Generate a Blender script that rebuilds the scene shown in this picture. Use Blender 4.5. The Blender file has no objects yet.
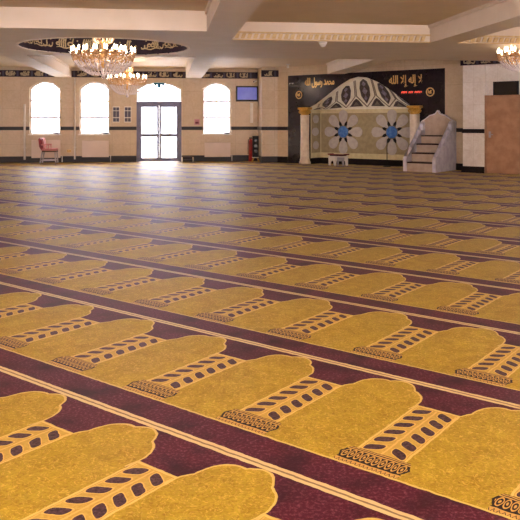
import bpy, bmesh, math, random
from mathutils import Vector, Matrix
random.seed(7)
PI = math.pi
sc = bpy.context.scene
COL = sc.collection
EYE = 1.324
FPX, HOR = 716.2, 123.0

# ---------------------------------------------------------------- frames
PU, QU = Vector((.99145, .13053)), Vector((-.13053, .99145))       # window-wall frame
TU, NU = Vector((.7919, -.6106)), Vector((.6106, .7919))           # qibla-wall frame
Q0 = Vector((.927, 23.7))
RW, RQ = math.atan2(PU.y, PU.x), math.atan2(TU.y, TU.x)
QW = 24.74
def W(p, q, z=0): v = PU*p + QU*q; return (v.x, v.y, z)
def Q(t, d, z=0): v = Q0 + TU*t + NU*d; return (v.x, v.y, z)
def onW(px, y, q=QW):
    m = (px-260)/FPX
    p = q*(m*PU.x+PU.y)/(m*QU.x+QU.y)
    Y = W(p, q)[1]
    return p, EYE+(HOR-y)*Y/FPX
def onQ(px, y, d=0):
    m = (px-260)/FPX
    b = Q0+NU*d
    t = (m*b.y-b.x)/(TU.x-m*TU.y)
    Y = Q(t, d)[1]
    return t, EYE+(HOR-y)*Y/FPX

# ---------------------------------------------------------------- materials
class E:
    """socket wrapper: arithmetic on shader sockets"""
    def __init__(s, nt, k): s.nt, s.k = nt, k
    def _m(s, op, *o):
        n = s.nt.nodes.new('ShaderNodeMath'); n.operation = op
        for i, a in enumerate((s,)+o):
            if isinstance(a, E): s.nt.links.new(a.k, n.inputs[i])
            else: n.inputs[i].default_value = a
        return E(s.nt, n.outputs[0])
    def __add__(s, o): return s._m('ADD', o)
    __radd__ = __add__
    def __sub__(s, o): return s._m('SUBTRACT', o)
    def __mul__(s, o): return s._m('MULTIPLY', o)
    __rmul__ = __mul__
    def __truediv__(s, o): return s._m('DIVIDE', o)
    def __lt__(s, o): return s._m('LESS_THAN', o)
    def __gt__(s, o): return s._m('GREATER_THAN', o)
    def __and__(s, o): return s._m('MULTIPLY', o)
    def __or__(s, o): return s._m('MAXIMUM', o)
    def inv(s): return E.c(s.nt, 1)-s
    @staticmethod
    def c(nt, v):
        n = nt.nodes.new('ShaderNodeValue'); n.outputs[0].default_value = v; return E(nt, n.outputs[0])
    def abs(s): return s._m('ABSOLUTE')
    def fract(s): return s._m('FRACT')
    def sin(s): return s._m('SINE')
    def sqrt(s): return s._m('SQRT')
    def atan2(s, o): return s._m('ARCTAN2', o)

def srgb(r, g, b):
    f = lambda c: (c/255/12.92) if c/255 <= .04045 else ((c/255+.055)/1.055)**2.4
    return (f(r), f(g), f(b), 1)
def newmat(name):
    m = bpy.data.materials.new(name); m.use_nodes = True
    return m, m.node_tree, m.node_tree.nodes['Principled BSDF']
def noise(nt, scale, detail=3, vec=None, rough=.5, dist=0):
    n = nt.nodes.new('ShaderNodeTexNoise'); n.inputs['Scale'].default_value = scale
    n.inputs['Detail'].default_value = detail; n.inputs['Roughness'].default_value = rough
    n.inputs['Distortion'].default_value = dist
    if vec is None:
        g = nt.nodes.new('ShaderNodeTexCoord'); vec = g.outputs['Object']
    nt.links.new(vec, n.inputs['Vector']); return n.outputs['Fac']
def mix(nt, fac, a, b):
    n = nt.nodes.new('ShaderNodeMix'); n.data_type = 'RGBA'
    for v, i in ((fac, 0), (a, 6), (b, 7)):
        if isinstance(v, E): v = v.k
        if isinstance(v, (tuple, float, int)): n.inputs[i].default_value = v
        else: nt.links.new(v, n.inputs[i])
    return n.outputs[2]
def ramp(nt, fac, lo, hi):
    n = nt.nodes.new('ShaderNodeMapRange'); n.inputs[1].default_value = lo; n.inputs[2].default_value = hi
    nt.links.new(fac.k if isinstance(fac, E) else fac, n.inputs[0]); return n.outputs[0]
def mat(name, c1, c2=None, scale=6, rough=.6, metal=0, spec=.5, bump=0, emit=0, detail=3, ecol=None):
    m, nt, b = newmat(name)
    b.inputs['Roughness'].default_value = rough; b.inputs['Metallic'].default_value = metal
    b.inputs['Specular IOR Level'].default_value = spec
    f = noise(nt, scale, detail)
    c2 = c2 or tuple(min(1, v*.85) for v in c1[:3])+(1,)
    nt.links.new(mix(nt, ramp(nt, f, .35, .65), c1, c2), b.inputs['Base Color'])
    if bump:
        bn = nt.nodes.new('ShaderNodeBump'); bn.inputs['Strength'].default_value = bump; bn.inputs['Distance'].default_value = .01
        nt.links.new(f, bn.inputs['Height']); nt.links.new(bn.outputs[0], b.inputs['Normal'])
    if emit:
        b.inputs['Emission Color'].default_value = ecol or c1; b.inputs['Emission Strength'].default_value = emit
    return m
def tiles(name, c1, c2, joint, tw, th, rough=.35, jw=.012, veins=0.5, spec=.35):
    """stone cladding in large tiles, object x / z"""
    m, nt, b = newmat(name)
    g = nt.nodes.new('ShaderNodeTexCoord'); sp = nt.nodes.new('ShaderNodeSeparateXYZ')
    nt.links.new(g.outputs['Object'], sp.inputs[0])
    x, z = E(nt, sp.outputs[0]), E(nt, sp.outputs[2])
    jx = ((x/tw).fract() < jw/tw); jz = ((z/th).fract() < jw/th)
    n1 = noise(nt, 1.6, 4); n2 = noise(nt, 9, 5, dist=1.5)
    f = E(nt, n1)*(1-veins)+E(nt, n2)*veins
    # tone shift per tile
    cell = ((x/tw)._m('FLOOR')*12.99+(z/th)._m('FLOOR')*78.23).sin()*43758.5
    f = f+(cell.fract()-.5)*.10
    c = mix(nt, ramp(nt, f, .36, .64), c1, c2)
    c = mix(nt, (jx | jz)*.3, c, joint)
    nt.links.new(c, b.inputs['Base Color']); b.inputs['Roughness'].default_value = rough; b.inputs['Specular IOR Level'].default_value = spec
    return m

M = {}
M['travertine'] = tiles('travertine', srgb(208, 188, 164), srgb(192, 170, 144), srgb(150, 125, 100), .6, .6)
M['travertine_lit'] = tiles('travertine_lit', srgb(236, 230, 228), srgb(216, 206, 200), srgb(180, 165, 155), .6, .6)  # same travertine, the brighter light on the right pier put into its colour
M['granite'] = tiles('granite', srgb(28, 20, 28), srgb(42, 32, 42), srgb(8, 8, 9), .62, .62, rough=.16, jw=.008, spec=.4)
M['black_stone'] = mat('black_stone', srgb(34, 24, 30), srgb(22, 16, 20), 20, .35, spec=.2)
M['plaster'] = mat('plaster', srgb(224, 208, 192), srgb(218, 202, 184), 2, .75)
M['plaster_deep'] = mat('plaster_deep', srgb(226, 206, 180), srgb(220, 200, 172), 2, .75)
M['plaster_warm'] = mat('plaster_warm', srgb(214, 186, 138), srgb(196, 164, 112), 14, .6)
M['gold'] = mat('gold', srgb(236, 200, 140), srgb(214, 168, 96), 30, .35, .35)
M['script'] = mat('script', srgb(190, 172, 142), srgb(160, 140, 108), 40, .5)
M['goldleaf'] = mat('goldleaf', srgb(214, 172, 84), srgb(180, 130, 40), 40, .35, .4)
M['frieze'] = mat('frieze', srgb(44, 28, 46), srgb(30, 20, 34), 6, .5, spec=.2)
M['frieze_blue'] = mat('frieze_blue', srgb(52, 44, 78), srgb(40, 34, 62), 6, .4)
M['white_paint'] = mat('white_paint', srgb(232, 226, 220), None, 3, .5)
M['bar_paint'] = mat('bar_paint', srgb(176, 172, 190), None, 3, .6)
M['radiator'] = mat('radiator', srgb(226, 208, 200), srgb(220, 202, 194), 3, .45)
M['door_metal'] = mat('door_metal', srgb(104, 104, 140), srgb(92, 92, 126), 5, .4)
M['black_plastic'] = mat('black_plastic', srgb(20, 18, 22), None, 10, .5, spec=.2)
M['screen'] = mat('screen', srgb(80, 90, 190), srgb(96, 110, 205), 3, .2, emit=.4)
M['screen_off'] = mat('screen_off', srgb(16, 15, 20), None, 3, .15)
M['red'] = mat('red', srgb(190, 36, 40), srgb(150, 24, 30), 9, .4)
M['crimson'] = mat('crimson', srgb(140, 30, 52), srgb(84, 22, 40), 9, .7)
M['pink'] = mat('pink', srgb(214, 150, 152), srgb(196, 126, 134), 9, .8)
M['grey_metal'] = mat('grey_metal', srgb(170, 165, 175), None, 9, .35, .3)
M['dark_wood'] = mat('dark_wood', srgb(70, 38, 34), srgb(50, 26, 24), 12, .5)
M['oak'] = mat('oak', srgb(176, 134, 104), srgb(156, 114, 86), 5, .45)
M['marble_white'] = mat('marble_white', srgb(226, 222, 232), srgb(200, 194, 212), 7, .3, detail=6)
M['marble_taupe'] = mat('marble_taupe', srgb(196, 176, 160), srgb(178, 156, 142), 6, .35, detail=6)
M['tread'] = mat('tread', srgb(54, 32, 34), srgb(40, 24, 26), 30, .9)
M['cream_stone'] = mat('cream_stone', srgb(224, 214, 176), srgb(210, 198, 158), 8, .35, detail=6)
M['hood_stone'] = mat('hood_stone', srgb(252, 248, 236), srgb(240, 236, 220), 8, .4, detail=6)
M['olive_stone'] = mat('olive_stone', srgb(168, 154, 122), srgb(150, 136, 106), 9, .35, detail=6)
M['petal_stone'] = mat('petal_stone', srgb(198, 192, 190), srgb(182, 174, 176), 9, .35, detail=6)
M['groove'] = mat('groove', srgb(134, 124, 108), srgb(116, 104, 94), 9, .5)
M['blue_stone'] = mat('blue_stone', srgb(52, 100, 184), srgb(84, 132, 204), 14, .25)
M['panel_dark'] = mat('panel_dark', srgb(58, 46, 50), srgb(92, 80, 78), 26, .35, detail=5)
M['lavender'] = mat('lavender', srgb(160, 150, 170), srgb(120, 108, 132), 20, .4)
M['column_stone'] = mat('column_stone', srgb(232, 216, 196), srgb(216, 196, 176), 8, .3)
M['red_led'] = mat('red_led', srgb(255, 90, 70), None, 3, .5, emit=2.2)
M['paper'] = mat('paper', srgb(200, 140, 150), None, 9, .8)
def film(name, col):
    m = bpy.data.materials.new(name); m.use_nodes = True; nt = m.node_tree; b = nt.nodes['Principled BSDF']; o = nt.nodes['Material Output']
    b.inputs['Base Color'].default_value = srgb(90, 180, 220)
    t = nt.nodes.new('ShaderNodeBsdfTransparent'); t.inputs[0].default_value = col
    x = nt.nodes.new('ShaderNodeMixShader'); x.inputs[0].default_value = .5
    nt.links.new(t.outputs[0], x.inputs[1]); nt.links.new(b.outputs[0], x.inputs[2]); nt.links.new(x.outputs[0], o.inputs[0])
    return m
M['sticker'] = film('sticker', (.04, .09, .13, 1))
M['bulb'] = mat('bulb', (1, .78, .5, 1), (1, .84, .6, 1), 3, .5, emit=9, ecol=(1, .80, .55, 1))
M['lamp_white'] = mat('lamp_white', srgb(240, 235, 235), None, 3, .4)
M['crystal'] = mat('crystal', srgb(226, 218, 224), srgb(186, 172, 184), 60, .08, 0, 1.0)
M['crystal_amber'] = mat('crystal_amber', srgb(216, 176, 132), srgb(170, 126, 84), 60, .1, .1, 1.0)

def glass_mat():
    m = bpy.data.materials.new('window_glass'); m.use_nodes = True; nt = m.node_tree; nt.nodes.clear()
    o = nt.nodes.new('ShaderNodeOutputMaterial'); t = nt.nodes.new('ShaderNodeBsdfTransparent'); g = nt.nodes.new('ShaderNodeBsdfGlossy')
    g.inputs['Roughness'].default_value = .03; t.inputs[0].default_value = (.95, .97, 1, 1)
    x = nt.nodes.new('ShaderNodeMixShader'); x.inputs[0].default_value = .06
    nt.links.new(t.outputs[0], x.inputs[1]); nt.links.new(g.outputs[0], x.inputs[2]); nt.links.new(x.outputs[0], o.inputs[0])
    return m
M['glass'] = glass_mat()

def carpet_mat():
    m, nt, b = newmat('prayer_carpet')
    g = nt.nodes.new('ShaderNodeTexCoord'); sp = nt.nodes.new('ShaderNodeSeparateXYZ')
    nt.links.new(g.outputs['Object'], sp.inputs[0])
    x, y = E(nt, sp.outputs[0]), E(nt, sp.outputs[1])
    nw = E(nt, noise(nt, 22, 2)); nw2 = E(nt, noise(nt, 19, 2))
    x_ = x+(nw-.5)*.012; y_ = y+(nw2-.5)*.012
    X = x_*(.7919/.62)-y_*(.6106/.62); V = x_*(.6106/.62)+y_*(.7919/.62)
    u = X+5.1982+200; v = (V-3.5542)/1.9046+100
    fu = (u+.5).fract()-.5; au = fu.abs(); fv = v.fract()
    gu = u.fract()-.5
    gx = gu/.335; gy = (fv-.715)/.255
    th = gy.atan2(gx); r = (gx*gx+gy*gy).sqrt()
    rb = (th*3.5).sin().abs()*.10+.925
    up = gy > 0
    base0 = (fv > .178)
    gold = base0 & ((r < rb) | up.inv())
    colm = (au < .168) & base0 & (fv < .768)
    # light outline
    line = up & ((r-rb).abs() < .022)
    line = line | ((fv > .30) & (fv < .768) & ((au-.168).abs() < .008))
    line = line | ((au < .172) & ((fv-.766).abs() < .006))
    line = line | ((fv-.176).abs() < .005)
    # beige tram lines between rows
    fb = ((v+.5).fract()-.5).abs()
    beige = fb < .021; beige_in = (fb < .0045)
    # ovals
    ok = (fv > .303) & (fv < .755)
    w = (((fv-.303)/.0753).fract()-.5)*.0753+(au-.09)*.28
    e = ((au-.089)/.058); e2 = w/.0225
    d4 = e*e*e*e+e2*e2*e2*e2*.5+e2*e2*.5
    oval = ok & (d4 < 1) ; ovl = ok & (d4 < 1.7) & (d4 > 1)
    cl = ok & ((au < .007) | ((au-.148).abs() < .004))
    # column foot
    foot = (fv > .212) & (fv < .302) & ((au+((fv-.25).abs()*.7)) < .245)
    low = (fv > .181) & (fv <  .212) & (au < .225)
    lc = ((fu/.044).fract()-.5)/.46; lz = (fv-.247)/.031
    le = lc*lc+lz*lz
    foot_edge = (au+((fv-.25).abs()*.7)) > .230
    footd = foot & ((le > 1) | ((le < .50) & (le > .12)) | foot_edge)
    footd = footd & ((fv-.283).abs() > .0035) & ((fv-.295).abs() > .003)
    zz = ((fu/.03).fract()-.5).abs()*.044+(fv-.186)
    lowd = low & (((zz-.012).abs() < .0035) | ((fv-.2095).abs() < .0028))
    # colours
    n_big = noise(nt, 7, 4, rough=.6, dist=1.2); n_f = noise(nt, 70, 3, rough=.7)
    n_w = noise(nt, 17, 2, dist=2.2)
    gold_c = mix(nt, ramp(nt, n_big, .32, .68), srgb(186, 162, 44), srgb(158, 132, 28))
    vein = (E(nt, n_w)-.5).abs() < .022
    gold_c = mix(nt, vein*.5, gold_c, srgb(232, 194, 90))
    gold_c = mix(nt, ramp(nt, n_f, .45, .8), gold_c, srgb(136, 100, 22))
    dark = mix(nt, ramp(nt, n_f, .50, .72), srgb(76, 17, 38), srgb(132, 74, 90))
    dark = mix(nt, ramp(nt, noise(nt, 5, 3), .45, .7), dark, srgb(50, 12, 26))
    c = mix(nt, gold, dark, gold_c)
    c = mix(nt, colm, c, mix(nt, ramp(nt, n_f, .3, .7), srgb(206, 176, 84), srgb(180, 146, 60)))
    c = mix(nt, (ovl | cl)*.7, c, srgb(228, 190, 110))
    c = mix(nt, oval, c, mix(nt, ramp(nt, n_f, .35, .65), srgb(44, 22, 30), srgb(92, 66, 74)))
    c = mix(nt, (foot | low), c, srgb(200, 160, 84))
    c = mix(nt, (footd | lowd), c, srgb(34, 18, 18))
    c = mix(nt, line*.8, c, srgb(228, 200, 116))
    c = mix(nt, beige, c, srgb(216, 194, 142))
    c = mix(nt, beige_in*.8, c, srgb(104, 80, 56))
    nt.links.new(c, b.inputs['Base Color'])
    b.inputs['Roughness'].default_value = CARPET_ROUGH
    b.inputs['Specular IOR Level'].default_value = CARPET_SPEC
    b.inputs['Sheen Weight'].default_value = CARPET_SHEEN; b.inputs['Sheen Roughness'].default_value = .35
    b.inputs['Sheen Tint'].default_value = (1, .88, .97, 1)
    b.inputs['Coat Weight'].default_value = COAT[0]; b.inputs['Coat Roughness'].default_value = COAT[1]; b.inputs['Coat IOR'].default_value = COAT[2]
    bn = nt.nodes.new('ShaderNodeBump'); bn.inputs['Strength'].default_value = .35; bn.inputs['Distance'].default_value = .006
    nt.links.new(noise(nt, 160, 2), bn.inputs['Height']); nt.links.new(bn.outputs[0], b.inputs['Normal'])
    return m
COAT = (1, .52, 1.11)
CARPET_ROUGH, CARPET_SPEC, CARPET_SHEEN = .8, .08, .04
M['carpet'] = carpet_mat()

# ---------------------------------------------------------------- mesh helpers
def box(bm, x0, x1, y0, y1, z0, z1, bev=0):
    vs = [bm.verts.new((x, y, z)) for x in (x0, x1) for y in (y0, y1) for z in (z0, z1)]
    fs = []
    for f in ((0, 1, 3, 2), (4, 6, 7, 5), (0, 4, 5, 1), (2, 3, 7, 6), (0, 2, 6, 4), (1, 5, 7, 3)):
        fs.append(bm.faces.new([vs[i] for i in f]))
    if bev:
        es = {e for f in fs for e in f.edges}
        bmesh.ops.bevel(bm, geom=list(es), offset=bev, segments=2, affect='EDGES', profile=.5)
def tube(bm, pts, r, n=8, cap=True):
    pts = [Vector(p) for p in pts]; rings = []
    rr = r if isinstance(r, (list, tuple)) else [r]*len(pts)
    for i, p in enumerate(pts):
        d = (pts[min(i+1, len(pts)-1)]-pts[max(i-1, 0)]).normalized()
        a = d.orthogonal().normalized() if i == 0 else (pa-d*pa.dot(d)).normalized()
        pa = a; bb = d.cross(a)
        rings.append([bm.verts.new(p+(a*math.cos(2*PI*k/n)+bb*math.sin(2*PI*k/n))*rr[i]) for k in range(n)])
    for a, b in zip(rings, rings[1:]):
        for k in range(n): bm.faces.new((a[k], a[(k+1) % n], b[(k+1) % n], b[k]))
    if cap: bm.faces.new(rings[0][::-1]); bm.faces.new(rings[-1])
def lathe(bm, prof, n=20, c=(0, 0, 0)):
    rings = []
    for r, z in prof:
        rings.append([bm.verts.new((c[0]+max(r, .0005)*math.cos(2*PI*k/n), c[1]+max(r, .0005)*math.sin(2*PI*k/n), c[2]+z)) for k in range(n)])
    for a, b in zip(rings, rings[1:]):
        for k in range(n): bm.faces.new((a[k], a[(k+1) % n], b[(k+1) % n], b[k]))
    bm.faces.new(rings[0][::-1]); bm.faces.new(rings[-1])
def prism(bm, pts, y0, y1):
    """outline in x,z extruded along y"""
    a = [bm.verts.new((x, y0, z)) for x, z in pts]; b = [bm.verts.new((x, y1, z)) for x, z in pts]
    n = len(pts); bm.faces.new(a); bm.faces.new(b[::-1])
    for i in range(n): bm.faces.new((a[i], b[i], b[(i+1) % n], a[(i+1) % n]))
def obj(name, bm, m, parent=None, loc=None, rot=0, smooth=False):
    bmesh.ops.recalc_face_normals(bm, faces=bm.faces)
    me = bpy.data.meshes.new(name); bm.to_mesh(me); bm.free()
    me.materials.append(m if not isinstance(m, str) else M[m])
    if smooth:
        for p in me.polygons: p.use_smooth = True
    o = bpy.data.objects.new(name, me); COL.objects.link(o)
    if parent: o.parent = parent
    if loc is not None: o.location = loc
    o.rotation_euler.z = rot
    return o
def tag(o, label, cat, group=None):
    o['label'] = label; o['category'] = cat
    if group: o['group'] = group
    return o
def thing(name, label, cat, loc=(0, 0, 0), rot=0, group=None):
    o = bpy.data.objects.new(name, None); COL.objects.link(o)
    o.location = loc; o.rotation_euler.z = rot; o.empty_display_size = .1
    return tag(o, label, cat, group)
def struct(name, bm, m, rot=0, loc=(0, 0, 0), parent=None, smooth=False):
    o = obj(name, bm, m, parent, loc, rot, smooth)
    if not parent: o['kind'] = 'structure'
    return o
def B(*a, **k):
    bm = bmesh.new(); box(bm, *a, **k); return bm
def P(name, m, parent, fn, smooth=False):
    bm = bmesh.new(); fn(bm); return obj(name, bm, m, parent, smooth=smooth)

def script_strokes(bm, x0, x1, zb, h, y, rnd, w=.012, fn=None):
    """flowing stroke calligraphy: tall uprights, bowls, dots. fn maps (x,z)->xyz"""
    fn = fn or (lambda x, z, o=0: (x, y-o, z))
    def ribbon(pts, ww):
        n = len(pts); L = []; R = []
        for i, (x, z) in enumerate(pts):
            ax, az = pts[max(i-1, 0)]; bx, bz = pts[min(i+1, n-1)]
            dx, dz = bx-ax, bz-az; l = math.hypot(dx, dz) or 1
            k = ww*(.35+.65*math.sin(PI*(i+.6)/(n+.2)))
            L.append(bm.verts.new(fn(x-dz/l*k, z+dx/l*k))); R.append(bm.verts.new(fn(x+dz/l*k, z-dx/l*k)))
        for i in range(n-1): bm.faces.new((L[i], L[i+1], R[i+1], R[i]))
    x = x0
    while x < x1:
        s = h*rnd.uniform(.28, .5); k = rnd.random()
        if k < .5: ribbon([(x, zb+h*rnd.uniform(.1, .2)), (x-.06*h, zb+h*.6), (x+.04*h, zb+h)], w); s = h*.2
        elif k < .8:
            ribbon([(x+s*(.5-.5*math.cos(a*PI/6)), zb+h*.3-s*.45*math.sin(a*PI/6)) for a in range(7)], w)
            ribbon([(x+s, zb+h*.3), (x+s*1.05, zb+h*.5)], w)
        else: ribbon([(x+s*.5*(1+math.cos(a)), zb+h*.45+s*.35*math.sin(a)) for a in [i*PI/5 for i in range(10)]], w)
        if rnd.random() < .5:
            dx, dz = x+s*.5, zb+h*rnd.uniform(.7, .95); q = w*1.1
            bm.faces.new([bm.verts.new(fn(dx+a, dz+b)) for a, b in ((0, q), (q, 0), (0, -q), (-q, 0))])
        x += s*1.05
    ribbon([(x0+(x1-x0)*i/8, zb+h*.12+h*.06*math.sin(i*1.3)) for i in range(9)], w*.7)

# ================================================================ SETTING
# floor
bm = bmesh.new(); box(bm, -16, 16, -4, 27.5, -.1, 0)
floor = struct('floor', bm, 'carpet')

# ---- window wall with openings
WIN = []
for a, b_ in ((29.5, 60.5), (79.5, 109.5), (203, 231)):
    pa, _ = onW(a, 100); pb, _ = onW(b_, 100); WIN.append((pa, pb, .95, 2.50, 2.72))
dp0, _ = onW(136.5, 100); dp1, _ = onW(181.5, 100)
DOOR = (dp0, dp1, 0, 2.50, 2.72)
HEAD = 3.2
def arch_pts(x0, x1, zs, za, n=14):
    """three-lobed shallow arch from springing to apex and down"""
    out = []
    for i in range(n+1):
        s = i/n; k = abs(2*s-1)
        z = zs+(za-zs)*(1-k**2.2)
        out.append((x0+(x1-x0)*s, z))
    return out
P_L, P_R = -9.5, 4.3
bm = bmesh.new()
ops = sorted(WIN+[DOOR])
cur = P_L; TH = .35
def wall_seg(bm, x0, x1, z0, z1): box(bm, x0, x1, QW, QW+TH, z0, z1)
for (a, b_, s, zs, za) in ops:
    wall_seg(bm, cur, a, 0, HEAD)
    if s: wall_seg(bm, a, b_, 0, s)
    ap = arch_pts(a, b_, zs, za)
    for (xa, z0), (xb, z1) in zip(ap, ap[1:]):
        v = [bm.verts.new(c) for c in ((xa, QW, z0), (xb, QW, z1), (xb, QW, HEAD), (xa, QW, HEAD),
                                       (xa, QW+TH, z0), (xb, QW+TH, z1), (xb, QW+TH, HEAD), (xa, QW+TH, HEAD))]
        bm.faces.new((v[0], v[1], v[2], v[3])); bm.faces.new((v[4], v[7], v[6], v[5]))
        bm.faces.new((v[0], v[4], v[5], v[1])); bm.faces.new((v[3], v[2], v[6], v[7]))
    cur = b_
wall_seg(bm, cur, P_R, 0, HEAD)
struct('wall_window_side', bm, 'travertine', RW)
# left return of the octagon, out of frame
bm = bmesh.new(); box(bm, -14, 0, 0, .3, 0, HEAD)
struct('wall_left', bm, 'travertine', RW+math.radians(45), W(P_L, QW))

# trims on the window wall: dado band and skirting, interrupted by openings
bm = bmesh.new(); bs = bmesh.new(); cur = P_L
for (a, b_, s, zs, za) in ops:
    box(bm, cur, a, QW-.025, QW-.001, 1.085, 1.20)
    if s == 0: box(bs, cur, a, QW-.035, QW-.001, .001, .21); sk = b_; cur2 = b_
    cur = b_
box(bm, cur, onW(257.5, 100)[0], QW-.025, QW-.001, 1.085, 1.20)
bs.free(); bs = bmesh.new()
box(bs, P_L, DOOR[0], QW-.035, QW-.001, .001, .21); box(bs, DOOR[1], 3.17, QW-.035, QW-.001, .001, .21)
struct('trim_1', bm, 'black_stone', RW); struct('baseboard_window_side', bs, 'black_stone', RW)

# inscription frieze on window wall (frieze between beams)
def frieze(name, x0, x1, q, rot, locf, seed):
    bm = B(x0, x1, q-.03, q-.001, 2.865, 3.085)
    o = struct(name, bm, 'frieze', rot, locf)
    rnd = random.Random(seed); bm = bmesh.new(); bb = bmesh.new(); x = x0+.08
    while x < x1-.35:
        w_ = .34
        script_strokes(bm, x+.03, x+w_-.05, 2.895, .165, q-.036, rnd, .021)
        box(bb, x+w_+.015, x+w_+.08, q-.034, q-.0305, 2.885, 3.065)
        x += .46
    obj('calligraphy', bm, 'script', o); obj('divider', bb, 'frieze_blue', o)
    return o
frieze('trim_2', P_L, 3.17, QW, RW, (0, 0, 0), 1)

# pier between window wall and qibla wall
bm = B(3.185, 3.78, 23.68, QW+.1, 0, HEAD)
struct('wall_corner_pier', bm, 'travertine', RW)
bm = bmesh.new()
box(bm, 3.16, 3.80, 23.655, 23.679, 1.085, 1.20); box(bm, 3.16, 3.184, 23.679, QW-.03, 1.085, 1.20)
struct('trim_3', bm, 'black_stone', RW)
bm = bmesh.new()
box(bm, 3.155, 3.80, 23.645, 23.679, .001, .21); box(bm, 3.155, 3.184, 23.679, QW-.04, .001, .21)
struct('baseboard_pier', bm, 'black_stone', RW)
o = frieze('trim_4', 3.16, 3.80, 23.68, RW, (0, 0, 0), 5)

# ---- qibla wall
NT0, NT1, ND = .88, 4.42, .60            # niche opening and depth
def arch_front():
    raw = [(NT0, 1.84)]+[onQ(x, y) for x, y in ((316, 104), (325, 97), (333, 90.5), (341, 84.5), (350, 79), (358, 76.8), (367, 77.5), (378, 82), (389, 89), (400, 97), (409, 104))]+[(NT1, 1.82)]
    return raw
ARCH = arch_front()
def arch_at(a):
    t = NT0+(NT1-NT0)*a
    for (t0, z0), (t1, z1) in zip(ARCH, ARCH[1:]):
        if t <= t1+1e-6: return t, z0+(z1-z0)*(t-t0)/(t1-t0)
    return ARCH[-1]
BT0, BT1, BZ = 0, 5.47, 2.885
bm = bmesh.new()
def qf(bm, t0, t1, z0, z1, d=0): box(bm, t0, t1, d, d+.06, z0, z1)
qf(bm, BT0, NT0, 0, BZ); qf(bm, NT1, BT1, 0, BZ)
for i in range(48):
    t0, z0 = arch_at(i/48); t1, z1 = arch_at((i+1)/48)
    v = [bm.verts.new(c) for c in ((t0, 0, z0), (t1, 0, z1), (t1, 0, BZ), (t0, 0, BZ))]
    bm.faces.new(v)
struct('wall_qibla', bm, 'granite', RQ, Q(0, 0))
bm = bmesh.new()
box(bm, -.55, BT0-.001, .0, .3, 0, HEAD); box(bm, BT1+.001, 8.6, 0, .3, 0, HEAD); box(bm, BT0, BT1, .02, .3, BZ+.001, HEAD)
box(bm, BT0-.05, BT1+.05, .95, 1.1, 0, HEAD)
struct('wall_qibla_surround', bm, 'travertine', RQ, Q(0, 0))
bm = B(-.54, -.002, -.025, -.001, 1.085, 1.20); box(bm, BT1+.002, 6.3, -.025, -.001, 1.07, 1.18)
struct('trim_5', bm, 'black_stone', RQ, Q(0, 0))
bm = B(-.54, -.002, -.035, -.001, .001, .21); box(bm, BT1+.002, 6.3, -.035, -.001, .001, .19)
struct('baseboard_qibla', bm, 'black_stone', RQ, Q(0, 0))

# ---- right pier and wall, pulled forward
PD = -.78
bm = bmesh.new(); box(bm, 6.31, 6.905, PD, -.002, 0, HEAD); box(bm, 6.905, 12.5, PD+.12, 0, 2.06, HEAD); box(bm, 7.86, 8.7, PD+.12, 0, 0, 2.06); box(bm, 8.7, 12.5, PD+.12, 0, 0, .9)
for x0_, x1_ in ((9.8, 10.2), (11.3, 11.7)): box(bm, x0_, x1_, PD+.12, 0, .9, 2.06)
struct('wall_right', bm, 'travertine_lit', RQ, Q(0, 0))
bm = B(6.285, 6.90, PD-.025, PD-.001, 1.055, 1.165); box(bm, 7.87, 12.5, PD+.095, PD+.119, 1.055, 1.165)
struct('trim_6', bm, 'black_stone', RQ, Q(0, 0))
bm = B(6.275, 6.90, PD-.035, PD-.001, .001, .17); box(bm, 7.87, 12.5, PD+.085, PD+.119, .001, .17)
struct('baseboard_right', bm, 'black_stone', RQ, Q(0, 0))
frieze('trim_7', 6.25, 12.4, PD, RQ, Q(0, 0), 9)

for k, x0_ in enumerate((8.7, 10.2)):
    bm = bmesh.new()
    for a, b_ in ((x0_, x0_+.06), (x0_+1.04, x0_+1.1)): box(bm, a, b_, PD+.4, PD+.46, .9, 2.06)
    box(bm, x0_, x0_+1.1, PD+.4, PD+.46, .9, .96); box(bm, x0_, x0_+1.1, PD+.4, PD+.46, 2.0, 2.06); box(bm, x0_, x0_+1.1, PD+.4, PD+.46, 1.45, 1.5)
    w = struct('window_%d' % (k+4), bm, 'white_paint', RQ, Q(0, 0))
    bm = bmesh.new(); bm.faces.new([bm.verts.new(c) for c in ((x0_, PD+.43, .9), (x0_+1.1, PD+.43, .9), (x0_+1.1, PD+.43, 2.06), (x0_, PD+.43, 2.06))]); obj('pane', bm, 'glass', w)
# right oak door
d = struct('door_1', B(6.92, 7.84, PD+.04, PD+.10, .01, 2.0), 'oak', RQ, Q(0, 0))
bm = bmesh.new()
for x0, x1 in ((6.905, 6.935), (7.835, 7.865)): box(bm, x0, x1, PD-.01, PD+.119, .002, 2.05)
box(bm, 6.905, 7.865, PD-.01, PD+.119, 2.0, 2.05); obj('door_frame', bm, 'oak', d)
bm = bmesh.new(); tube(bm, [(7.03, PD+.04, 1.02), (7.03, PD-.02, 1.02), (7.13, PD-.02, 1.02)], .012); box(bm, 7.0, 7.06, PD+.03, PD+.04, .94, 1.1)
obj('door_handle', bm, 'grey_metal', d)

# ================================================================ ceiling
ZB, ZC = 2.86, 3.2
BEAMS = [(-8.0, -7.5), (-3.66, -3.14), (.68, 1.21), (5.02, 5.55), (9.4, 9.9)]
# coffer roof
bm = B(-14, 15, -8, 26.5, ZC, ZC+.12)
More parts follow.
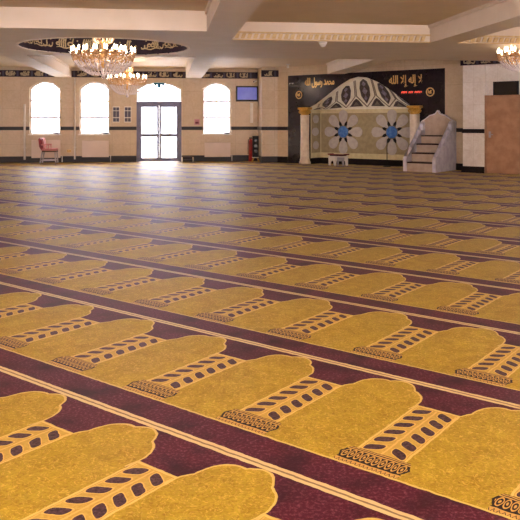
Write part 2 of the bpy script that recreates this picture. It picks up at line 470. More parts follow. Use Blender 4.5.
# opening for the ring dome: build the roof from four pieces around a square
bm.free(); bm = bmesh.new()
RC, RR = (-1.22, 14.78), 1.66
x0, x1, y0, y1 = RC[0]-1.75, RC[0]+1.75, RC[1]-1.75, RC[1]+1.75
box(bm, -14, x0, -8, 26.5, ZC, ZC+.12); box(bm, x1, 15, -8, 26.5, ZC, ZC+.12)
box(bm, x0, x1, -8, y0, ZC, ZC+.12); box(bm, x0, x1, y1, 26.5, ZC, ZC+.12)
struct('ceiling', bm, 'plaster_deep', RW)
# longitudinal beams
for i, (a, b_) in enumerate(BEAMS):
    q1 = QW if i < 3 else QW-2.0*i+3.6
    q1 = {3: 22.0, 4: 17.4}.get(i, QW-.001)
    bm = B(a, b_, -8, q1, ZB, ZC+.001)
    box(bm, a-.03, b_+.03, -8, q1, ZC-.06, ZC-.002)
    struct('trim_%d' % (10+i), bm, 'plaster', RW)
# broad cross band with the round opening
PLN = [(-14, -8.0), (-7.5, -3.66), (-3.14, .68), (1.21, 5.02), (5.55, 9.4), (9.9, 15)]
for i, (a, b_) in enumerate(PLN):
    qn = 12.0 if i <= 2 else 13.19; qfar = 16.8
    bm = bmesh.new()
    if i != 2:
        box(bm, a, b_, qn, qfar, ZB+.001, ZC+.001)
    else:
        n = 64; ring = []; sq = []
        for k in range(n):
            an = 2*PI*k/n+PI/4
            ring.append((RC[0]+RR*math.cos(an), RC[1]+RR*math.sin(an)))
            c, s = math.cos(an), math.sin(an)
            ex = (b_-RC[0]) if c > 0 else (RC[0]-a); ey = (qfar-RC[1]) if s > 0 else (RC[1]-qn)
            m_ = max(abs(c), abs(s)); c, s = c/m_, s/m_
            sq.append((RC[0]+c*ex, RC[1]+s*ey))
        vr = [bm.verts.new((x, y, ZB+.001)) for x, y in ring]; vs = [bm.verts.new((x, y, ZB+.001)) for x, y in sq]
        vt = [bm.verts.new((x, y, ZC)) for x, y in sq]
        for k in range(n):
            j = (k+1) % n
            bm.faces.new((vr[k], vr[j], vs[j], vs[k])); bm.faces.new((vs[k], vs[j], vt[j], vt[k]))
        # cornice lip round the opening
    struct('trim_%d' % (20+i), bm, 'plaster', RW)
    # moulded cornice on the near edge
    if i in (3, 4):
        bm = bmesh.new(); box(bm, a, b_, qn-.05, qn-.001, ZB+.13, ZB+.155); box(bm, a, b_, qn-.03, qn-.001, ZB-.0, ZB+.02)
        c = struct('trim_%d' % (30+i), bm, 'plaster_warm', RW)
        bm = bmesh.new(); x = a+.05
        while x < b_-.08:
            prism(bm, [(x, ZB+.03), (x+.07, ZB+.03), (x+.10, ZB+.12), (x+.03, ZB+.12)], qn-.045, qn-.001); x += .115
        obj('rope_moulding', bm, 'plaster_warm', c)
# ring dome
bm = bmesh.new(); n = 96
lo = [bm.verts.new((RR*math.cos(2*PI*k/n), RR*math.sin(2*PI*k/n), ZB-.008)) for k in range(n)]
hi = [bm.verts.new((RR*math.cos(2*PI*k/n), RR*math.sin(2*PI*k/n), 3.62)) for k in range(n)]
for k in range(n): bm.faces.new((lo[k], lo[(k+1) % n], hi[(k+1) % n], hi[k]))
dome = struct('ceiling_ring', bm, 'frieze', RW, W(*RC))
bm = bmesh.new(); rings = []
for i in range(9):
    a = i/9*PI/2
    rings.append([bm.verts.new((RR*math.cos(a)*math.cos(2*PI*k/48), RR*math.cos(a)*math.sin(2*PI*k/48), 3.62+.9*math.sin(a))) for k in range(48)])
for a, b_ in zip(rings, rings[1:]):
    for k in range(48): bm.faces.new((a[k], a[(k+1) % 48], b_[(k+1) % 48], b_[k]))
bm.faces.new(rings[-1])
struct('ceiling_dome', bm, 'plaster_deep', RW, W(*RC), smooth=True)
bm = bmesh.new(); rings = []
for k in range(64):
    an = 2*PI*k/64
    rings.append([bm.verts.new(((RR+dr)*math.cos(an), (RR+dr)*math.sin(an), ZB+dz)) for dr, dz in ((.0, 0), (.0, -.012), (.03, -.015), (.05, -.006), (.05, 0))])
for k in range(64):
    for i in range(4): bm.faces.new((rings[k][i], rings[k][i+1], rings[(k+1) % 64][i+1], rings[(k+1) % 64][i]))
struct('trim_40', bm, 'plaster', RW, W(*RC), smooth=True)
bm = bmesh.new(); rnd = random.Random(3)
for k in range(16):
    a0 = 2*PI*k/16
    def fn(x, z, o=0, a0=a0): an = a0-x/RR; return ((RR-.012)*math.cos(an), (RR-.012)*math.sin(an), z)
    script_strokes(bm, .05, .55, 2.95, .24, 0, rnd, .019, fn)
obj('calligraphy', bm, 'script', dome)

# ================================================================ windows and door
def arch_ring(bm, x0, x1, z0, zs, za, w, y0, y1):
    """frame following jambs and arch head"""
    o_ = [(x0, z0)]+arch_pts(x0, x1, zs, za)+[(x1, z0)]
    c = (x0+x1)/2; s = 1-2*w/(x1-x0)
    i_ = [(c+(x-c)*s, (z0 if j in (0, len(o_)-1) else z-w)) for j, (x, z) in enumerate(o_)]
    for k in range(len(o_)-1):
        v = [bm.verts.new((x, y, z)) for y in (y0, y1) for x, z in (o_[k], o_[k+1], i_[k+1], i_[k])]
        for f in ((0, 1, 2, 3), (4, 7, 6, 5), (0, 4, 5, 1), (3, 2, 6, 7)): bm.faces.new([v[q] for q in f])
for i, (a, b_, s, zs, za) in enumerate(WIN):
    w = bpy.data.objects.new('window_%d' % (i+1), None); COL.objects.link(w); w['kind'] = 'structure'; w.location = W((a+b_)/2, QW, s); w.rotation_euler.z = RW
    h = (b_-a)/2-.002; zs_, za_ = zs-s, za-s
    bm = bmesh.new(); arch_ring(bm, -h, h, .004, zs_, za_-.003, .05, .10, .16); box(bm, -h+.05, h-.05, .10, .16, .004, .05); obj('window_frame', bm, 'white_paint', w)
    bm = bmesh.new()
    for z in (.56, 1.12): box(bm, -h+.05, h-.05, .09, .17, z-.032, z+.032)
    obj('glazing_bar', bm, 'bar_paint', w)
    bm = bmesh.new(); pts = [(-h+.05, .05)]+[(x, z-.05) for x, z in arch_pts(-h+.05, h-.05, zs_, za_)]+[(h-.05, .05)]
    bm.faces.new([bm.verts.new((x, .13, z)) for x, z in pts]); obj('pane', bm, 'glass', w)
    bm = bmesh.new(); box(bm, -h-.04, h+.04, -.05, -.002, -.035, -.001); obj('window_sill', bm, 'white_paint', w)
# double entrance door
w = bpy.data.objects.new('door_2', None); COL.objects.link(w); w['kind'] = 'structure'
cx = (DOOR[0]+DOOR[1])/2; h = (DOOR[1]-DOOR[0])/2-.002; w.location = W(cx, QW, 0); w.rotation_euler.z = RW
bm = bmesh.new(); box(bm, -h, -h+.09, .02, .12, .002, 2.06); box(bm, h-.09, h, .02, .12, .002, 2.06); box(bm, -h, h, .02, .12, 1.93, 2.07)
obj('door_frame', bm, 'door_metal', w)
for s in (-1, 1):
    bm = bmesh.new(); xa, xb = (-h+.09, -.001) if s < 0 else (.001, h-.09)
    box(bm, xa, xa+.08, .04, .10, .01, 1.93); box(bm, xb-.08, xb, .04, .10, .01, 1.93)
    box(bm, xa+.08, xb-.08, .04, .10, .01, .13); box(bm, xa+.08, xb-.08, .04, .10, .84, .96); box(bm, xa+.08, xb-.08, .04, .10, 1.86, 1.93)
    l = obj('door_leaf', bm, 'door_metal', w)
    bm = bmesh.new()
    for z0, z1 in ((.13, .84), (.96, 1.86)): box(bm, xa+.08, xb-.08, .068, .074, z0, z1)
    obj('pane', bm, 'glass', l)
    bm = bmesh.new(); tube(bm, [(-s*-.045, .03, .86), (-s*-.045, -.02, .90), (-s*-.045, -.02, 1.10), (-s*-.045, .03, 1.14)], .012); obj('door_handle', bm, 'grey_metal', l)
bm = bmesh.new(); arch_ring(bm, -h, h, 2.075, 2.50, 2.717, .045, .05, .11); f = obj('fanlight_frame', bm, 'white_paint', w)
bm = bmesh.new(); pts = [(-h+.045, 2.075)]+[(x, z-.045) for x, z in arch_pts(-h+.045, h-.045, 2.5, 2.717)]+[(h-.045, 2.075)]
bm.faces.new([bm.verts.new((x, .08, z)) for x, z in pts]); obj('pane', bm, 'glass', f)
# blue emblem on the fanlight
zc = onW(159, 85)[1]
bm = bmesh.new()
def ell(bm, cx, cz, rx, rz, y0, y1, n=16, a0=0, a1=2*PI):
    pts = [(cx+rx*math.cos(a0+(a1-a0)*i/n), cz+rz*math.sin(a0+(a1-a0)*i/n)) for i in range(n if a1-a0 > 6 else n+1)]
    prism(bm, pts, y0, y1)
ell(bm, 0, -.03, .075, .075, 0, .006)
prism(bm, [(-.22, .09), (.22, .09), (.10, .015), (-.10, .015)], 0, .006)
ell(bm, -.13, .03, .06, .04, 0, .006); ell(bm, .13, .03, .06, .04, 0, .006)
tag(obj('emblem', bm, 'sticker', None, W(cx, QW+.045, zc-.01), RW), 'small light blue winged emblem at the top of the arched glass over the double door', 'emblem')

# ================================================================ things on the window wall
def radiator(px0, px1, y0, y1, label):
    a, z1 = onW(px0, y0, QW-.12); b_, z0 = onW(px1, y1, QW-.12)
    hw = (b_-a)/2; z0 = max(z0, .16)
    t = thing('radiator', label, 'radiator', W((a+b_)/2, QW-.04, z0), RW, 'panel radiators under the windows')
    H_ = z1-z0
    P('front_panel', 'radiator', t, lambda bm: (box(bm, -hw, hw, -.10, -.085, 0, H_, bev=.006), [box(bm, x-.012, x+.012, -.106, -.10, .05, H_-.05) for x in [-hw+.07+k*(2*hw-.14)/12 for k in range(13)]]))
    P('back_panel', 'radiator', t, lambda bm: box(bm, -hw+.01, hw-.01, -.03, -.015, .01, H_-.01))
    P('top_grille', 'radiator', t, lambda bm: [box(bm, -hw+.01+k*.05, -hw+.035+k*.05, -.084, -.031, H_-.012, H_-.004) for k in range(int((2*hw-.04)/.05))])
    for x in (-hw*.6, hw*.6): P('bracket', 'grey_metal', t, lambda bm: box(bm, x-.015, x+.015, -.084, .003, .08, H_-.08))
    P('valve', 'white_paint', t, lambda bm: tube(bm, [(hw-.001, -.06, .06), (hw+.05, -.06, .06), (hw+.05, -.06, -z0+.012)], .014))
    return t
radiator(31.5, 60.5, 140, 158.5, 'wide cream panel radiator behind the pink chair, under the leftmost window')
radiator(82, 109, 140.5, 157, 'cream panel radiator under the window left of the double door')
radiator(204.5, 230.5, 142.5, 157.5, 'cream panel radiator under the window right of the double door')

# sill boxes
for px, lab in ((57.5, 'small dark blue box on the right end of the leftmost window sill'),
                (107, 'small dark blue box on the window sill just left of the slotted wall plaques'),
                (228, 'small dark blue box on the window sill nearest the blue screen')):
    p, z = onW(px, 133, QW)
    bm = B(-.10, .06, -.045, .05, .001, .06, bev=.006); o = tag(obj('sill_box', bm, 'door_metal', None, W(p-.02, QW+.005, .951), RW), lab, 'box', 'small boxes on the window sills')
p, z = onW(33.5, 129.5, QW)
t = thing('window_handle_bar', 'small dark handle bar low in the leftmost window', 'handle', W(p+.05, QW+.05, 1.09), RW)
P('grip', 'door_metal', t, lambda bm: tube(bm, [(-.06, 0, 0), (.0, -.01, .015), (.22, -.01, .0)], [.03, .02, .012]))
P('mount', 'door_metal', t, lambda bm: box(bm, -.05, -.01, .0, .052, -.03, .03))

# slotted plaques by the door
for px, lab in ((116.2, 'left of two dark three-slot wall plaques beside the double door'), (127.8, 'right of two dark three-slot wall plaques, nearer the double door')):
    p, z1 = onW(px, 106.5); z0 = onW(px, 122.5)[1]
    t = thing('wall_plaque', lab, 'plaque', W(p, QW-.002, z0), RW, 'slotted wall plaques by the door')
    H_ = z1-z0
    P('frame', 'white_paint', t, lambda bm: box(bm, -.12, .12, -.015, 0, 0, H_, bev=.003))
    for a, b_ in ((.03, .155), (.185, .40), (.42, .53)):
        P('slot_panel', 'frieze_blue', t, lambda bm: [box(bm, x0_, x1_, -.022, -.0155, a*H_/.56, b_*H_/.56) for x0_, x1_ in ((-.10, -.005), (.005, .10))])

# call point notice
p, z = onW(197, 122)
t = thing('wall_notice', 'small pink and red notice on the wall between door and right window', 'notice', W(p, QW-.002, z), RW)
P('sheet', 'paper', t, lambda bm: box(bm, -.09, .09, -.008, 0, -.10, .10))
P('print', 'crimson', t, lambda bm: (box(bm, -.06, .06, -.011, -.0085, -.06, .01), box(bm, -.06, .06, -.011, -.0085, .03, .045)))

# white heating pipe between the two left windows
p, _ = onW(75, 100)
bm = bmesh.new(); tube(bm, [(0, -.05, .10), (0, -.05, 2.84)], .028, 10)
for z in (.5, 1.4, 2.3): box(bm, -.04, .04, -.05, 0, z-.02, z+.02)
tag(obj('heating_pipe', bm, 'white_paint', None, W(p, QW-.002, .0), RW), 'thin white vertical pipe on the wall between the two left windows', 'pipe')
p, _ = onW(25, 100)
bm = bmesh.new(); tube(bm, [(0, -.06, .10), (0, -.06, 1.95)], .035, 10)
for z in (.5, 1.4): box(bm, -.045, .045, -.06, 0, z-.02, z+.02)
tag(obj('heating_pipe', bm, 'white_paint', None, W(p, QW-.002, 0), RW), 'white vertical pipe at the far left edge, left of the leftmost window', 'pipe')
p, z = onW(69, 151)
t = thing('wall_socket', 'small brown wall socket low between the two left windows', 'socket', W(p, QW-.002, z), RW)
P('plate', 'gold', t, lambda bm: box(bm, -.07, .07, -.01, 0, -.045, .045, bev=.003))
for x in (-.035, .035): P('outlet', 'black_plastic', t, lambda bm: box(bm, x-.015, x+.015, -.013, -.0105, -.015, .015))

# TV
a, z1 = onW(236, 86, QW-.1); b_, z0 = onW(258, 101.5, QW-.1); hw = (b_-a)/2; hh = (z1-z0)/2
t = thing('wall_screen', 'flat screen showing plain blue, hung on the wall beside the right window', 'television', W((a+b_)/2, QW-.1, (z0+z1)/2), RW)
P('casing', 'black_plastic', t, lambda bm: box(bm, -hw, hw, -.03, .03, -hh, hh, bev=.008))
P('screen', 'screen', t, lambda bm: box(bm, -hw+.045, hw-.045, -.034, -.0305, -hh+.06, hh-.045))
P('bracket', 'grey_metal', t, lambda bm: (box(bm, -.12, .12, .0305, .097, -.03, .03), box(bm, -.14, .14, .08, .097, -.14, .14)))
p, z1 = onW(251.5, 103); z0 = onW(251.5, 123)[1]
tag(obj('cable_trunking', B(-.05, .05, -.06, 0, 0, z1-z0, bev=.008), 'white_paint', None, W(p, QW-.002, z0), RW), 'white vertical cable trunking below the blue wall screen', 'trunking')
p, z = onW(254.5, 81.5)
t = thing('security_camera', 'small white camera on the wall above the blue screen', 'camera', W(p, QW-.002, z), RW)
P('mount', 'lamp_white', t, lambda bm: tube(bm, [(0, 0, .05), (0, -.08, .03)], .018))
P('body', 'lamp_white', t, lambda bm: tube(bm, [(.05, -.02, .02), (-.05, -.2, -.02)], .035, 10))
P('lens', 'black_plastic', t, lambda bm: tube(bm, [(-.05, -.2, -.02), (-.053, -.206, -.022)], .025, 10))

# fire extinguisher and loudspeaker in the corner by the pier
p = 2.915
t = thing('fire_extinguisher', 'tall red cylinder extinguisher standing left of the black loudspeaker', 'extinguisher', W(p, 24.57), RW)
P('cylinder', 'red', t, lambda bm: lathe(bm, [(.068, .002), (.075, .02), (.075, .66), (.065, .72), (.03, .76), (.025, .78)]), True)
P('handle', 'black_plastic', t, lambda bm: (box(bm, -.06, .05, -.015, .015, .78, .80), box(bm, -.06, .04, -.012, .012, .81, .83)))
P('hose', 'black_plastic', t, lambda bm: tube(bm, [(-.02, 0, .78), (-.09, -.02, .74), (-.10, -.02, .45), (-.095, -.02, .25)], .012))
p = 3.05
t = thing('speaker_stand', 'small pale stand with splayed feet under the black loudspeaker', 'stand', W(p-.02, 24.2), RW)
P('top_plate', 'column_stone', t, lambda bm: box(bm, -.11, .11, -.09, .09, .14, .165))
for s1 in (-1, 1):
    for s2 in (-1, 1):
        P('leg', 'goldleaf', t, lambda bm: tube(bm, [(.06*s1, .05*s2, .14), (.12*s1, .10*s2, .008)], .016))
t = thing('loudspeaker', 'slim black loudspeaker standing upright in the corner beside the red extinguisher', 'speaker', W(p-.02, 24.2, .1655), RW)
P('cabinet', 'black_plastic', t, lambda bm: box(bm, -.10, .10, -.085, .085, 0, .72, bev=.01))
for z, r in ((.2, .06), (.38, .06), (.56, .035)):
    P('driver', 'screen_off', t, lambda bm: (tube(bm, [(0, -.0855, z), (0, -.092, z)], r, 18)))

# little low bench right of door
p, _ = onW(187.5, 158, 24.45)
t = thing('low_bench', 'tiny dark bench with pale end legs at the right foot of the double door', 'bench', W(p, 24.35), RW)
P('top', 'dark_wood', t, lambda bm: box(bm, -.2, .2, -.1, .1, .17, .20, bev=.005))
P('shelf', 'dark_wood', t, lambda bm: box(bm, -.165, .165, -.08, .08, .06, .08))
for s in (-1, 1): P('leg', 'column_stone', t, lambda bm: box(bm, s*.185-.018, s*.185+.018, -.1, .1, 0.001, .17, bev=.004))

# pink chair at far left
cp = ((49-260)/FPX*23.35, 23.35)
t = thing('chair', 'pink seated chair with dark red back and grey frame, in front of the leftmost radiator', 'chair', (cp[0], cp[1], 0), RW)
P('seat', 'pink', t, lambda bm: box(bm, -.20, .26, -.24, .24, .42, .50, bev=.025))
P('seat_rail', 'dark_wood', t, lambda bm: box(bm, -.19, .26, -.22, .22, .385, .419))
P('backrest', 'crimson', t, lambda bm: prism(bm, [(-.20, .44), (-.15, .44), (-.20, .80), (-.26, .84), (-.30, .80), (-.27, .55)], -.23, .23))
P('back_cushion', 'pink', t, lambda bm: prism(bm, [(-.145, .52), (-.10, .52), (-.155, .82), (-.20, .845), (-.195, .80)], -.2, .2))
for s in (-1, 1):
    P('leg', 'grey_metal', t, lambda bm: tube(bm, [(.22, s*.21, .385), (.25, s*.22, .012)], .022))
    P('leg', 'grey_metal', t, lambda bm: tube(bm, [(-.18, s*.21, .385), (-.25, s*.22, .012)], .022))
    P('foot_rail', 'grey_metal', t, lambda bm: box(bm, -.24, .24, s*.22-.015, s*.22+.015, .10, .13))
    P('armrest', 'pink', t, lambda bm: (box(bm, -.21, .05, s*.245-.02, s*.245+.02, .60, .64, bev=.01), box(bm, .01, .04, s*.245-.015, s*.245+.015, .44, .60)))

# ================================================================ MIHRAB
mi = thing('mihrab', 'cream stone prayer niche with two blue-centred flower rosettes and a ribbed hood', 'prayer niche', Q(0, 0), RQ)
ZL = 1.74
def panel(name, m, z0, z1, off=0.0, inset=0):
    """three-sided lining of the niche"""
    def fn(bm):
        d0 = ND-off; a, b_ = NT0+off, NT1-off
        for (xa, ya), (xb, yb) in (((a, .0), (a, d0)), ((a, d0), (b_, d0)), ((b_, d0), (b_, .0))):
            v = [bm.verts.new(c) for c in ((xa, ya, z0), (xb, yb, z0), (xb, yb, z1), (xa, ya, z1))]; bm.faces.new(v)
            nx, ny = (-.04, 0) if xa == xb == a else ((.04, 0) if xa == xb else (0, .04))
    return P(name, m, mi, fn)
panel('plinth', 'black_stone', 0, .19, .03)
panel('lining', 'cream_stone', .17, ZL+.02, .012)
# flat olive fields
P('field_panel', 'olive_stone', mi, lambda bm: box(bm, NT0+.05, NT1-.05, ND-.024, ND-.014, .36, 1.64))
P('field_panel', 'olive_stone', mi, lambda bm: box(bm, NT0+.014, NT0+.024, .06, ND-.03, .36, 1.64))
P('field_panel', 'olive_stone', mi, lambda bm: box(bm, NT1-.024, NT1-.014, .06, ND-.03, .36, 1.64))
def petal_outline(ang, cx, cz, r0=.19, r1=.705, w=.185):
    out = []
    for i in range(25):
        s = i/24*2*PI
        u = (1-math.cos(s))/2               # 0 root .. 1 tip
        rad = r0+(r1-r0)*u
        wid = w*math.sin(s)*(.35+.85*u)**.9
        out.append((cx+rad*math.cos(ang)-wid*math.sin(ang), cz+rad*math.sin(ang)+wid*math.cos(ang)))
    return out[:-1]
FZ = 1.04
for fc in (1.775, 3.51):
    dd = ND-.025
    ros = P('rosette', 'blue_stone', mi, lambda bm: prism(bm, [(fc+0.195*math.cos(PI/8+k*PI/4), FZ+0.195*math.sin(PI/8+k*PI/4)) for k in range(8)], dd-.022, dd-.001))
    for k in range(8):
        P('petal', 'petal_stone', ros, lambda bm: prism(bm, petal_outline(k*PI/4, fc, FZ), dd-.014, dd-.001))
        a = (k+.5)*PI/4
        P('dart', 'black_plastic', ros, lambda bm: prism(bm, [(fc+r_*math.cos(a+o_), FZ+r_*math.sin(a+o_)) for r_, o_ in ((.20, -.22), (.29, -.17), (.37, 0), (.29, .17), (.20, .22))], dd-.016, dd-.002))
    P('ring_inlay', 'groove', ros, lambda bm: [prism(bm, [(fc+.215*math.cos(PI/8+k*PI/4), FZ+.215*math.sin(PI/8+k*PI/4)), (fc+.215*math.cos(PI/8+(k+1)*PI/4), FZ+.215*math.sin(PI/8+(k+1)*PI/4)), (fc+.197*math.cos(PI/8+(k+1)*PI/4), FZ+.197*math.sin(PI/8+(k+1)*PI/4)), (fc+.197*math.cos(PI/8+k*PI/4), FZ+.197*math.sin(PI/8+k*PI/4))], dd-.018, dd-.0145) for k in range(8)])
# half flowers on the two returns of the niche
def side_petal(bm, x, s, zc_, r_):
    pts = [(ND-.14-r_+r_*math.cos(a*PI/10), zc_+.135*math.sin(a*PI/10)) for a in range(20)]
    va = [bm.verts.new((x, y, z)) for y, z in pts]; vb = [bm.verts.new((x+s*.01, y, z)) for y, z in pts]
    bm.faces.new(va); bm.faces.new(vb[::-1])
    for k in range(20): bm.faces.new((va[k], vb[k], vb[(k+1) % 20], va[(k+1) % 20]))
for sx, sd in ((NT0+.025, 1), (NT1-.025, -1)):
    for zc_, r_ in ((1.45, .17), (1.04, .2), (.60, .17)):
        P('petal', 'petal_stone', mi, lambda bm: side_petal(bm, sx, sd, zc_, r_))
# hood surface
PLAN = [(0, NT0, 0), (.12, NT0, ND), (.88, NT1, ND), (1, NT1, 0)]
def plan(a):
    for (a0, t0, d0), (a1, t1, d1) in zip(PLAN, PLAN[1:]):
        if a <= a1+1e-9:
            k = (a-a0)/(a1-a0); return t0+(t1-t0)*k, d0+(d1-d0)*k
    return NT1, 0
def S(a, b, off=0):
    t0, d0 = plan(a); t1, z1 = arch_at(a); z1 -= .015; d1 = .30*math.sin(PI*a)**.6
    k = b**1.25
    t = t0+(t1-t0)*k; d = d0+(d1-d0)*k; z = ZL+(z1-ZL)*b
    # offset toward the room
    return (t+(NT0+NT1-2*t)*off*.12, d-off, z-off*.25)
def shell(bm):
    na, nb = 72, 14; g = [[bm.verts.new(S(i/na, j/nb)) for j in range(nb+1)] for i in range(na+1)]
    for i in range(na):
        for j in range(nb): bm.faces.new((g[i][j], g[i+1][j], g[i+1][j+1], g[i][j+1]))
    # soffit joining to the front of the arch
    fr = []
    for i in range(na+1):
        t, z = arch_at(i/na); fr.append(bm.verts.new((t, 0, z-.002)))
    for i in range(na):
        if (g[i][nb].co-fr[i].co).length > 1e-4 or (g[i+1][nb].co-fr[i+1].co).length > 1e-4:
            bm.faces.new((g[i][nb], g[i+1][nb], fr[i+1], fr[i]))
hood = P('hood', 'hood_stone', mi, shell, True)
def patch(bm, poly, off, n=8):
    """polygon in (a,b) laid on the hood"""
    ca = sum(p[0] for p in poly)/len(poly); cb = sum(p[1] for p in poly)/len(poly)
    pts = []
    for (a0, b0), (a1, b1) in zip(poly, poly[1:]+poly[:1]):
        for k in range(n): pts.append((a0+(a1-a0)*k/n, b0+(b1-b0)*k/n))
    rings = []
    for s in (1, .66, .33):
        rings.append([bm.verts.new(S(ca+(a-ca)*s, cb+(b_-cb)*s, off)) for a, b_ in pts])
    c = bm.verts.new(S(ca, cb, off)); m_ = len(pts)
    lip = [bm.verts.new(S(a, b_, 0)) for a, b_ in pts]
    for k in range(m_):
        j = (k+1) % m_
        bm.faces.new((lip[k], lip[j], rings[0][j], rings[0][k]))
        for r0, r1 in zip(rings, rings[1:]): bm.faces.new((r0[k], r0[j], r1[j], r1[k]))
        bm.faces.new((rings[-1][k], rings[-1][j], c))
def band(bm, a0, b0, a1, b1, w, off):
    da, db = a1-a0, (b1-b0)*.3; l = math.hypot(da, db); na, nb = -db/l*w, da/l*w/.3
    patch(bm, [(a0-na, b0-nb), (a1-na, b1-nb), (a1+na, b1+nb), (a0+na, b0+nb)], off, 8)
CELL = .168
for k in range(-2, 3):
    ac = .5+k*CELL
    poly = [(ac, .20), (ac+.036, .45), (ac+.044, .70), (ac+.032, .90), (ac, .965), (ac-.032, .90), (ac-.044, .70), (ac-.036, .45)]
    o_ = P('hood_panel', 'panel_dark', hood, lambda bm: patch(bm, poly, .022), True)
    poly2 = [(ac+(a-ac)*.52, .58+(b_-.58)*.58) for a, b_ in poly]
    P('hood_inlay', 'lavender', hood, lambda bm: (patch(bm, [(ac, .48), (ac+.022, .60), (ac, .72), (ac-.022, .60)], .035), patch(bm, [(ac, .74), (ac+.018, .82), (ac, .90), (ac-.018, .82)], .035), patch(bm, [(ac, .30), (ac+.014, .38), (ac, .46), (ac-.014, .38)], .035)))
for k in range(-3, 3):
    ac = .5+(k+.5)*CELL
    P('hood_panel', 'panel_dark', hood, lambda bm: patch(bm, [(ac-.052, .12), (ac+.052, .12), (ac+.022, .31), (ac, .38), (ac-.022, .31)], .02), True)
    P('hood_inlay', 'groove', hood, lambda bm: patch(bm, [(ac-.022, .16), (ac+.022, .16), (ac, .28)], .03))
    P('rib', 'groove', hood, lambda bm: (band(bm, ac-.006, .46, ac-.006, .98, .0035, .018), band(bm, ac+.006, .46, ac+.006, .98, .0035, .018)))
for k in range(-2, 3):
    ac = .5+k*CELL
    P('rib', 'groove', hood, lambda bm: (band(bm, ac, .10, ac+CELL/2-.006, .46, .0035, .018), band(bm, ac, .10, ac-CELL/2+.006, .46, .0035, .018)))
# pair of columns at the front corners
for tc, dd, lab in ((.76, -.13, None), (4.60, -.13, None)):
    c = P('column', 'column_stone', mi, lambda bm: lathe(bm, [(.19, .002), (.19, .07), (.16, .10), (.17, .14), (.15, .18), (.14, .9), (.145, 1.55), (.155, 1.58)], 20, (tc, dd, 0)), True)
    P('capital', 'goldleaf', c, lambda bm: (lathe(bm, [(.115, 1.58), (.14, 1.61), (.135, 1.66), (.19, 1.75), (.20, 1.76)], 16, (tc, dd, 0)), box(bm, tc-.20, tc+.20, dd-.125, dd+.125, 1.76, 1.83, bev=.01),
        [tube(bm, [(tc+.15*math.cos(a), dd+.15*math.sin(a), 1.62), (tc+.185*math.cos(a), dd+.185*math.sin(a), 1.68), (tc+.165*math.cos(a), dd+.165*math.sin(a), 1.73)], [.012, .03, .012], 6) for a in [i*PI/4 for i in range(8)]]))

# writing on the granite
def arabic(s, size):
    cu = bpy.data.curves.new('inscription', 'FONT'); cu.body = s; cu.size = size; cu.extrude = .008; cu.align_x = 'CENTER'; cu.offset = .018
    o = bpy.data.objects.new('tmp', cu); COL.objects.link(o)
    dg = bpy.context.evaluated_depsgraph_get(); dg.update()
    me = bpy.data.meshes.new_from_object(o.evaluated_get(dg)); bpy.data.objects.remove(o)
    return me
def inscription(chars, px, y, width, height, label):
    t_, z_ = onQ(px, y)
    me = arabic(''.join(reversed(chars)), 1.0)
    xs = [v.co.x for v in me.vertices]; ys = [v.co.y for v in me.vertices]
    w_, h_ = max(xs)-min(xs), max(ys)-min(ys); mx, my = (max(xs)+min(xs))/2, (max(ys)+min(ys))/2
    for v in me.vertices:
        x, y_, z = v.co; v.co = ((x-mx)/w_*width, -.012-z, (y_-my)/h_*height)
    me.materials.append(M['gold'])
    o = bpy.data.objects.new('gold_inscription', me); COL.objects.link(o); o.location = Q(t_, -.002, z_); o.rotation_euler.z = RQ
    return tag(o, label, 'inscription', 'gold Arabic inscriptions on the black wall')
MUH = ['\uFEE3', '\uFEA4', '\uFEE4', '\uFEAA', ' ', '\uFEAD', '\uFEB3', '\uFEEE', '\uFEDD', ' ', '\uFE8D', '\uFEDF', '\uFEE0', '\uFEEA']
LA = ['\uFEFB', ' ', '\uFE87', '\uFEDF', '\uFEEA', ' ', '\uFE87', '\uFEFB', ' ', '\uFE8D', '\uFEDF', '\uFEE0', '\uFEEA']
inscription(MUH, 319.5, 82.5, 1.12, .33, 'gold Arabic writing high on the black wall, left of the niche top')
inscription(LA, 405.5, 81, 1.06, .36, 'gold Arabic writing high on the black wall, right of the niche top')
# round medallions
for px, y, lab in ((299.3, 95, 'small gold ring medallion left of the niche, above the left column'), (430.5, 92, 'small gold ring medallion on black wall, above the marble pulpit')):
    t_, z_ = onQ(px, y)
    t = thing('wall_medallion', lab, 'medallion', Q(t_, -.002, z_), RQ, 'round gold medallions on the black wall')
    def ringm(bm, R=.115, r=.018):
        vs = []
        for i in range(28):
            a = 2*PI*i/28; vs.append([bm.verts.new(((R+r*math.cos(b))*math.cos(a), -.02+r*math.sin(b), (R+r*math.cos(b))*math.sin(a))) for b in [j*PI/3 for j in range(6)]])
        for i in range(28):
            for j in range(6): bm.faces.new((vs[i][j], vs[(i+1) % 28][j], vs[(i+1) % 28][(j+1) % 6], vs[i][(j+1) % 6]))
    P('ring', 'gold', t, ringm, True)
    P('disc', 'granite', t, lambda bm: ell(bm, 0, 0, .105, .105, -.012, 0, 24))
    P('monogram', 'gold', t, lambda bm: script_strokes(bm, -.06, .05, -.05, .11, -.014, random.Random(4), .012))
# LED strip
t_, z_ = onQ(412, 92.3)
t = thing('led_sign', 'narrow sign of glowing red characters on the black wall, below the right inscription', 'sign', Q(t_, -.002, z_), RQ)
P('casing', 'black_plastic', t, lambda bm: box(bm, -.36, .36, -.03, 0, -.045, .045, bev=.004))
rnd = random.Random(5)
for k in range(14):
    x = -.32+k*.047
    if k in (4, 8): continue
    def led(bm):
        pts = [(x, -.028), (x+.012, -.028), (x+.012, .004), (x+.03, .004), (x+.03, -.028+.02*rnd.random()), (x+.036, .03), (x+.008, .016+.016*rnd.random()), (x, .01)]
        prism(bm, pts, -.033, -.0305)
    P('character', 'red_led', t, led)
